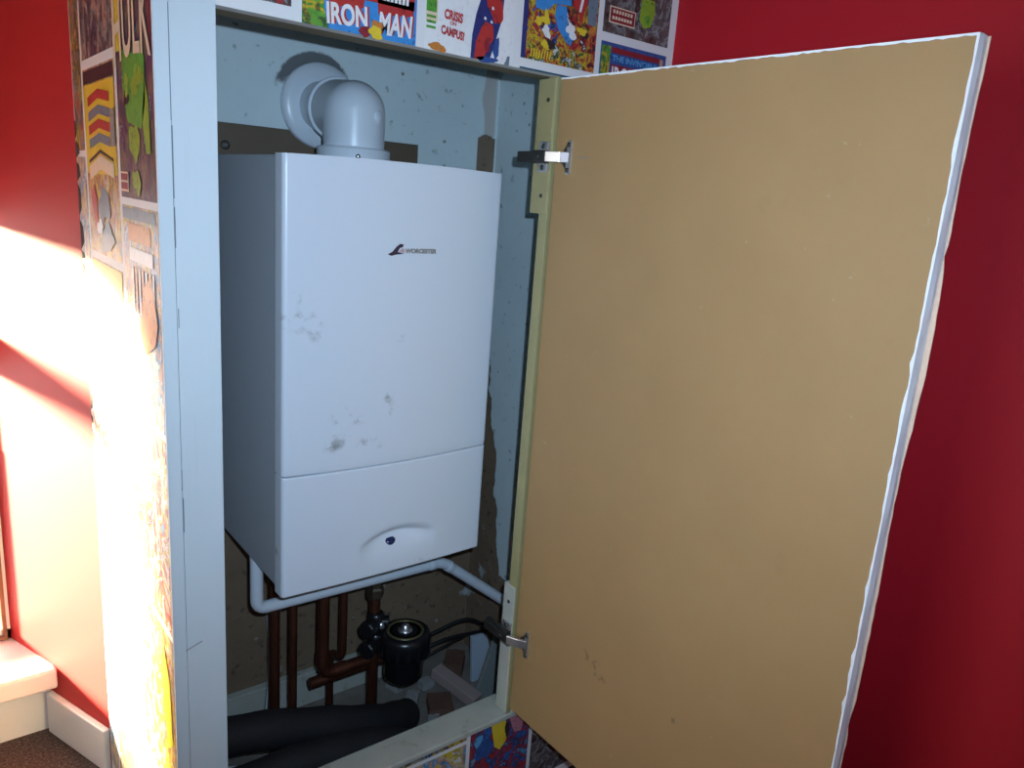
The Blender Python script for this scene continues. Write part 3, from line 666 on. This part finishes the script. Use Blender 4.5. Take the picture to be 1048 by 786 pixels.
# offcuts and rubble
q = MB(); q.obox((.538, .235, .034), .017, .068, .014, (.20, 0, .32), M['wood_grey']); tag(q.build('wood_offcut', bevel=.002), 'greyish wooden offcut propped on the broken brick', 'wood offcut')
bl = MB(); bl.prism([(0, 0), (.075, 0), (.045, .120), (.0, .122)], lambda a, c, d: (.608+a, .262+d+c*.10, .001+c), 0, .010, M['board_blue']); tag(bl.build('board_offcut', bevel=.001), 'bluish white board offcut standing behind the grey board', 'board offcut')
bl = MB(); bl.prism([(0, 0), (.115, 0), (.115, .172), (.066, .172)], lambda a, c, d: (.561+a, .19+d+c*.05, .002+c), 0, .010, M['board_grey']); tag(bl.build('board_offcut', bevel=.001), 'dusty grey board leaning in the right corner behind the ledge', 'board offcut')
def lump(name, label, cat, c, size, mat, seed, group=None):
    r = random.Random(seed); bm = bmesh.new(); bmesh.ops.create_cube(bm, size=1)
    bmesh.ops.subdivide_edges(bm, edges=bm.edges[:], cuts=3, use_grid_fill=True)
    for v in bm.verts:
        k = 1 + .10*(r.random()-.5) - .16*max(0, v.co.length-.62)
        v.co = Vector((v.co.x*size[0], v.co.y*size[1], v.co.z*size[2]))*k
    bmesh.ops.rotate(bm, verts=bm.verts, cent=(0, 0, 0), matrix=Matrix.Rotation(r.random()*2, 3, 'Z'))
    me = bpy.data.meshes.new(name); bm.to_mesh(me); bm.free(); me.materials.append(M[mat])
    o = bpy.data.objects.new(name, me); o.location = c; COL.objects.link(o); return tag(o, label, cat, group)
lump('brick', 'broken brown brick lying under the wooden offcut', 'brick', (.480, .215, .013), (.070, .06, .026), 'brick', 1)
lump('brick', 'broken brown brick end beside the wall to the right of the wooden offcut', 'brick', (.60, .335, .018), (.07, .05, .036), 'brick', 2)
for i, (x, y, s, lb) in enumerate(((.435, .27, .030, 'pale plaster lump by the cut end of the black tube'), (.455, .195, .022, 'small pale plaster lump in front of the brick'), (.43, .345, .026, 'pale plaster lump behind the filter pipe'), (.50, .31, .024, 'pale plaster lump behind the wooden offcut'))):
    lump('plaster_lump', lb, 'rubble', (x, y, s*.4), (s*1.5, s, s*.8), 'rubble', 10+i, 'plaster lumps on the cupboard floor')
q = MB(); q.box((XL+.03, .402, 0), (.50, YB, .081), M['ledge']); q.box((XL+.03, .398, .081), (.50, YB, .086), M['ledge']); struct(q.build('baseboard_back', bevel=.002), 'old white skirting board inside the cupboard')

# ------------------------------------------------------------------ door
DX, DT, DY0, DY1, DZ0, DZ1 = .4255, .018, -.737, -.104, .228, 1.405
dr = empty('cupboard_door', (DX, DY1, DZ0), 'open tan cupboard door with white edges, hinged on the right', 'door')
q = MB(); q.box((DX, DY0+.001, DZ0), (DX+DT, DY1, DZ1-.001), M['mdf']); q.build('panel', dr, bevel=.001)
# painted edges: free end and top, paint lapping unevenly onto the inner face
r = random.Random(9); ep = MB(); N = 90
lap = [.0012+.0016*r.random()+(.002 if r.random() > .93 else 0) for _ in range(N+1)]
vs = []; Fc = []
for i in range(N+1):
    z = DZ0 + (DZ1-DZ0)*i/N
    wv = .0006*math.sin(i*.7)
    vs += [(DX-.0006, DY0+lap[i], z), (DX-.0008, DY0-.0006, z), (DX+DT*.5, DY0-.0014+wv, z), (DX+DT+.0005, DY0-.0006, z), (DX+DT+.0005, DY0+.003, z)]
for i in range(N):
    for k in range(4): Fc.append((i*5+k, i*5+k+1, (i+1)*5+k+1, (i+1)*5+k))
ep.add(vs, Fc, M['edge_paint'])
lap = [.0012+.0018*r.random() for _ in range(N+1)]
vs = []; Fc = []
for i in range(N+1):
    y = DY0 + (DY1-DY0)*i/N
    vs += [(DX-.0006, y, DZ1-lap[i]), (DX-.0008, y, DZ1+.0006), (DX+DT*.5, y, DZ1+.0014), (DX+DT+.0005, y, DZ1+.0004)]
for i in range(N):
    for k in range(3): Fc.append((i*4+k, i*4+k+1, (i+1)*4+k+1, (i+1)*4+k))
ep.add(vs, Fc, M['edge_paint']); ep.build('painted_edge', dr)
# paper on the outer face, torn where it laps past the free edge
wpp = MB(); H = lambda a, c, d: (DX+DT+.001+d, a, c)
r = random.Random(21); edge = []
for i in range(N+1):
    z = DZ0 + (DZ1-DZ0)*i/N; t = i/N
    ov = .0022 + .0012*math.sin(i*.21) + .001*r.random()
    if .60 < t < .80: ov += .003*math.sin((t-.60)/.20*PI)
    if t > .965: ov = .003
    if .30 < t < .33 or .80 < t < .82: ov -= .002
    edge.append((DY0-ov, z))
wpp.prism([(DY1, DZ0), (DY1, DZ1)] + edge[::-1], H, 0, .0015, M['torn_paper'])
for k, (z0, z1) in enumerate(((.25, .52), (.535, .81), (.825, 1.10), (1.115, 1.39))):
    for j, (y0, y1) in enumerate(((-.725, -.57), (-.555, -.40), (-.385, -.23), (-.215, -.11))):
        wpp.face(rect(y0, z0, y1, z1), H, .0019, A[('side_multi', 'battle', 'purple', 'dusk', 'street', 'side_pale', 'side_red')[(k*3+j*2) % 7]])
wpp.build('wallpaper', dr)
def hinge(zc, tilt):
    h = MB()
    # arm from the block across to the cup in the door
    arm = [(XR-.014, -.030, zc+tilt), (XR-.016, -.075, zc+tilt*.6), (XR-.017, -.105, zc), (XR-.006, -.128, zc), (DX-.002, -.140, zc)]
    for a, b_ in zip(arm[:-1], arm[1:]):
        a, b_ = Vector(a), Vector(b_); d = b_-a; hw = .0085
        u = Vector((0, 0, 1)); nn = d.cross(u).normalized()
        v = [a-u*hw-nn*.003, a+u*hw-nn*.003, a+u*hw+nn*.003, a-u*hw+nn*.003]; v += [p_ + d*1.04 for p_ in v]
        h.add(v, [(0,1,2,3),(7,6,5,4),(0,4,5,1),(1,5,6,2),(2,6,7,3),(3,7,4,0)], M['chrome' if a.y < -.1 else 'steel_dark'])
    o = h.build('hinge', dr, bevel=.001)
    m = MB(); m.box((XR-.010, -.075, zc-.009+tilt*.6), (XR-.0016, -.028, zc+.009+tilt*.6), M['steel_dark'])
    m.box((XR-.007, -.0985, zc-.0245), (XR-.0016, -.075, zc-.010), M['chrome']); m.box((XR-.007, -.0985, zc+.010), (XR-.0016, -.075, zc+.0245), M['chrome']); m.box((XR-.014, -.098, zc-.0105), (XR-.0016, -.066, zc+.0105), M['steel_dark'])
    m.build('mounting_plate', o, bevel=.001)
    for dz in (-.017, .017):
        s_ = MB(); s_.lathe((XR-.006, -.0865, zc+dz), (-1, 0, 0), [(0, .0045), (.0015, .0045), (.0025, .002), (.0025, 0)], M['steel_dark'], 16); s_.build('screw', o)
    s_ = MB(); s_.lathe((XR-.0165, -.086, zc+tilt*.4), (-1, 0, 0), [(0, .004), (.003, .004), (.004, .002)], M['steel_dark'], 14); s_.build('screw', o)
    # cup flange screwed to the door
    c = MB(); fnx = lambda a, b_, d: (DX-d, a, b_)
    c.prism(rect(-.1455, zc-.0265, -.1365, zc+.0265), fnx, 0, .0045, M['chrome'])
    c.prism([(-.137, zc-.022), (-.128, zc-.012), (-.122, zc-.007), (-.122, zc+.007), (-.128, zc+.012), (-.137, zc+.022)], fnx, 0, .0030, M['steel_dark'])
    c.build('cup_flange', o)
    for dz in (-.020, .020):
        s_ = MB(); s_.lathe((DX-.0045, -.141, zc+dz), (-1, 0, 0), [(0, .0038), (.0012, .0038), (.002, .002), (.002, 0)], M['steel_dark'], 14); s_.build('screw', o)
hinge(1.281, 0); hinge(.390, -.004)
q = MB(); q.box((DX-.0005, -.188, 1.2805), (DX, -.158, 1.2817), M['crack']); q.build('pencil_mark', dr)
at_base(dr)

# ------------------------------------------------------------------ light: low sun through the window, dim sky, the flash beside the lens
W = bpy.data.worlds.new('sky'); S.world = W; W.use_nodes = True
nt = W.node_tree; bg = nt.nodes['Background']
geo = nt.nodes.new('ShaderNodeNewGeometry')
sun_to = Vector((-.655, .755, .135)).normalized()
dot = nt.nodes.new('ShaderNodeVectorMath'); dot.operation = 'DOT_PRODUCT'; nt.links.new(geo.outputs['Incoming'], dot.inputs[0]); dot.inputs[1].default_value = -sun_to
mr = nt.nodes.new('ShaderNodeMapRange'); nt.links.new(dot.outputs['Value'], mr.inputs['Value']); mr.inputs['From Min'].default_value = .1; mr.inputs['From Max'].default_value = 1
mr.interpolation_type = 'SMOOTHSTEP'
mx = nt.nodes.new('ShaderNodeMix'); mx.data_type = 'RGBA'; nt.links.new(mr.outputs[0], mx.inputs[0])
AMB = .07
mx.inputs[6].default_value = (AMB*.82, AMB*.94, AMB*1.12, 1); mx.inputs[7].default_value = (5.0, 5.0, 4.8, 1)
nt.links.new(mx.outputs[2], bg.inputs['Color']); bg.inputs['Strength'].default_value = 1

def light(name, typ, loc, aim=None, **kw):
    l = bpy.data.lights.new(name, typ); o = bpy.data.objects.new(name, l); COL.objects.link(o); o.location = loc
    if aim is not None: o.rotation_euler = (Vector(aim)).to_track_quat('-Z', 'Y').to_euler()
    for k, v in kw.items(): setattr(l, k, v)
    return o
light('sunlight', 'SUN', (-3, 4, 3), -sun_to, energy=125, angle=math.radians(9), color=(1, .90, .58))

light('added_left_fill', 'AREA', (-2.72, -.6, 1.02), (1, .08, -.10), shape='RECTANGLE', size=1.35, size_y=1.1, energy=6.5, color=(.92, .96, 1.0))  # added soft fill from the left, set outside the added far window

# camera solved from the vanishing points of the boiler and cupboard
CP = Vector((-.44338, -1.11081, 1.21003))
def rod(r):
    a = Vector(r); return Matrix.Rotation(a.length, 3, a.normalized())
RW = rod((2.52867948e-01, -6.66902532e-01, -8.58635907e-03)) @ Matrix(((1, 0, 0), (0, 0, -1), (0, 1, 0)))
right, down, fwd = Vector(RW[0]), Vector(RW[1]), Vector(RW[2])
cam = bpy.data.cameras.new('camera'); co = bpy.data.objects.new('camera', cam); COL.objects.link(co)
mw = Matrix((( right.x, -down.x, -fwd.x, CP.x), (right.y, -down.y, -fwd.y, CP.y), (right.z, -down.z, -fwd.z, CP.z), (0, 0, 0, 1)))
co.matrix_world = mw; cam.sensor_width = 36; cam.lens = 784.62/1048*36; cam.clip_start = .01
S.camera = co
light('camera_flash', 'SPOT', CP + right*.034 - down*.038 + fwd*.0, fwd + down*-.09 + right*-.02, energy=48, spot_size=math.radians(106), spot_blend=1.0, shadow_soft_size=.006, color=(.575, .80, 1.08))

S.view_settings.view_transform = 'Standard'; S.view_settings.look = 'None'; S.view_settings.gamma = 1; S.view_settings.use_curve_mapping = False
S.view_settings.exposure = 0
S.cycles.use_denoising = True
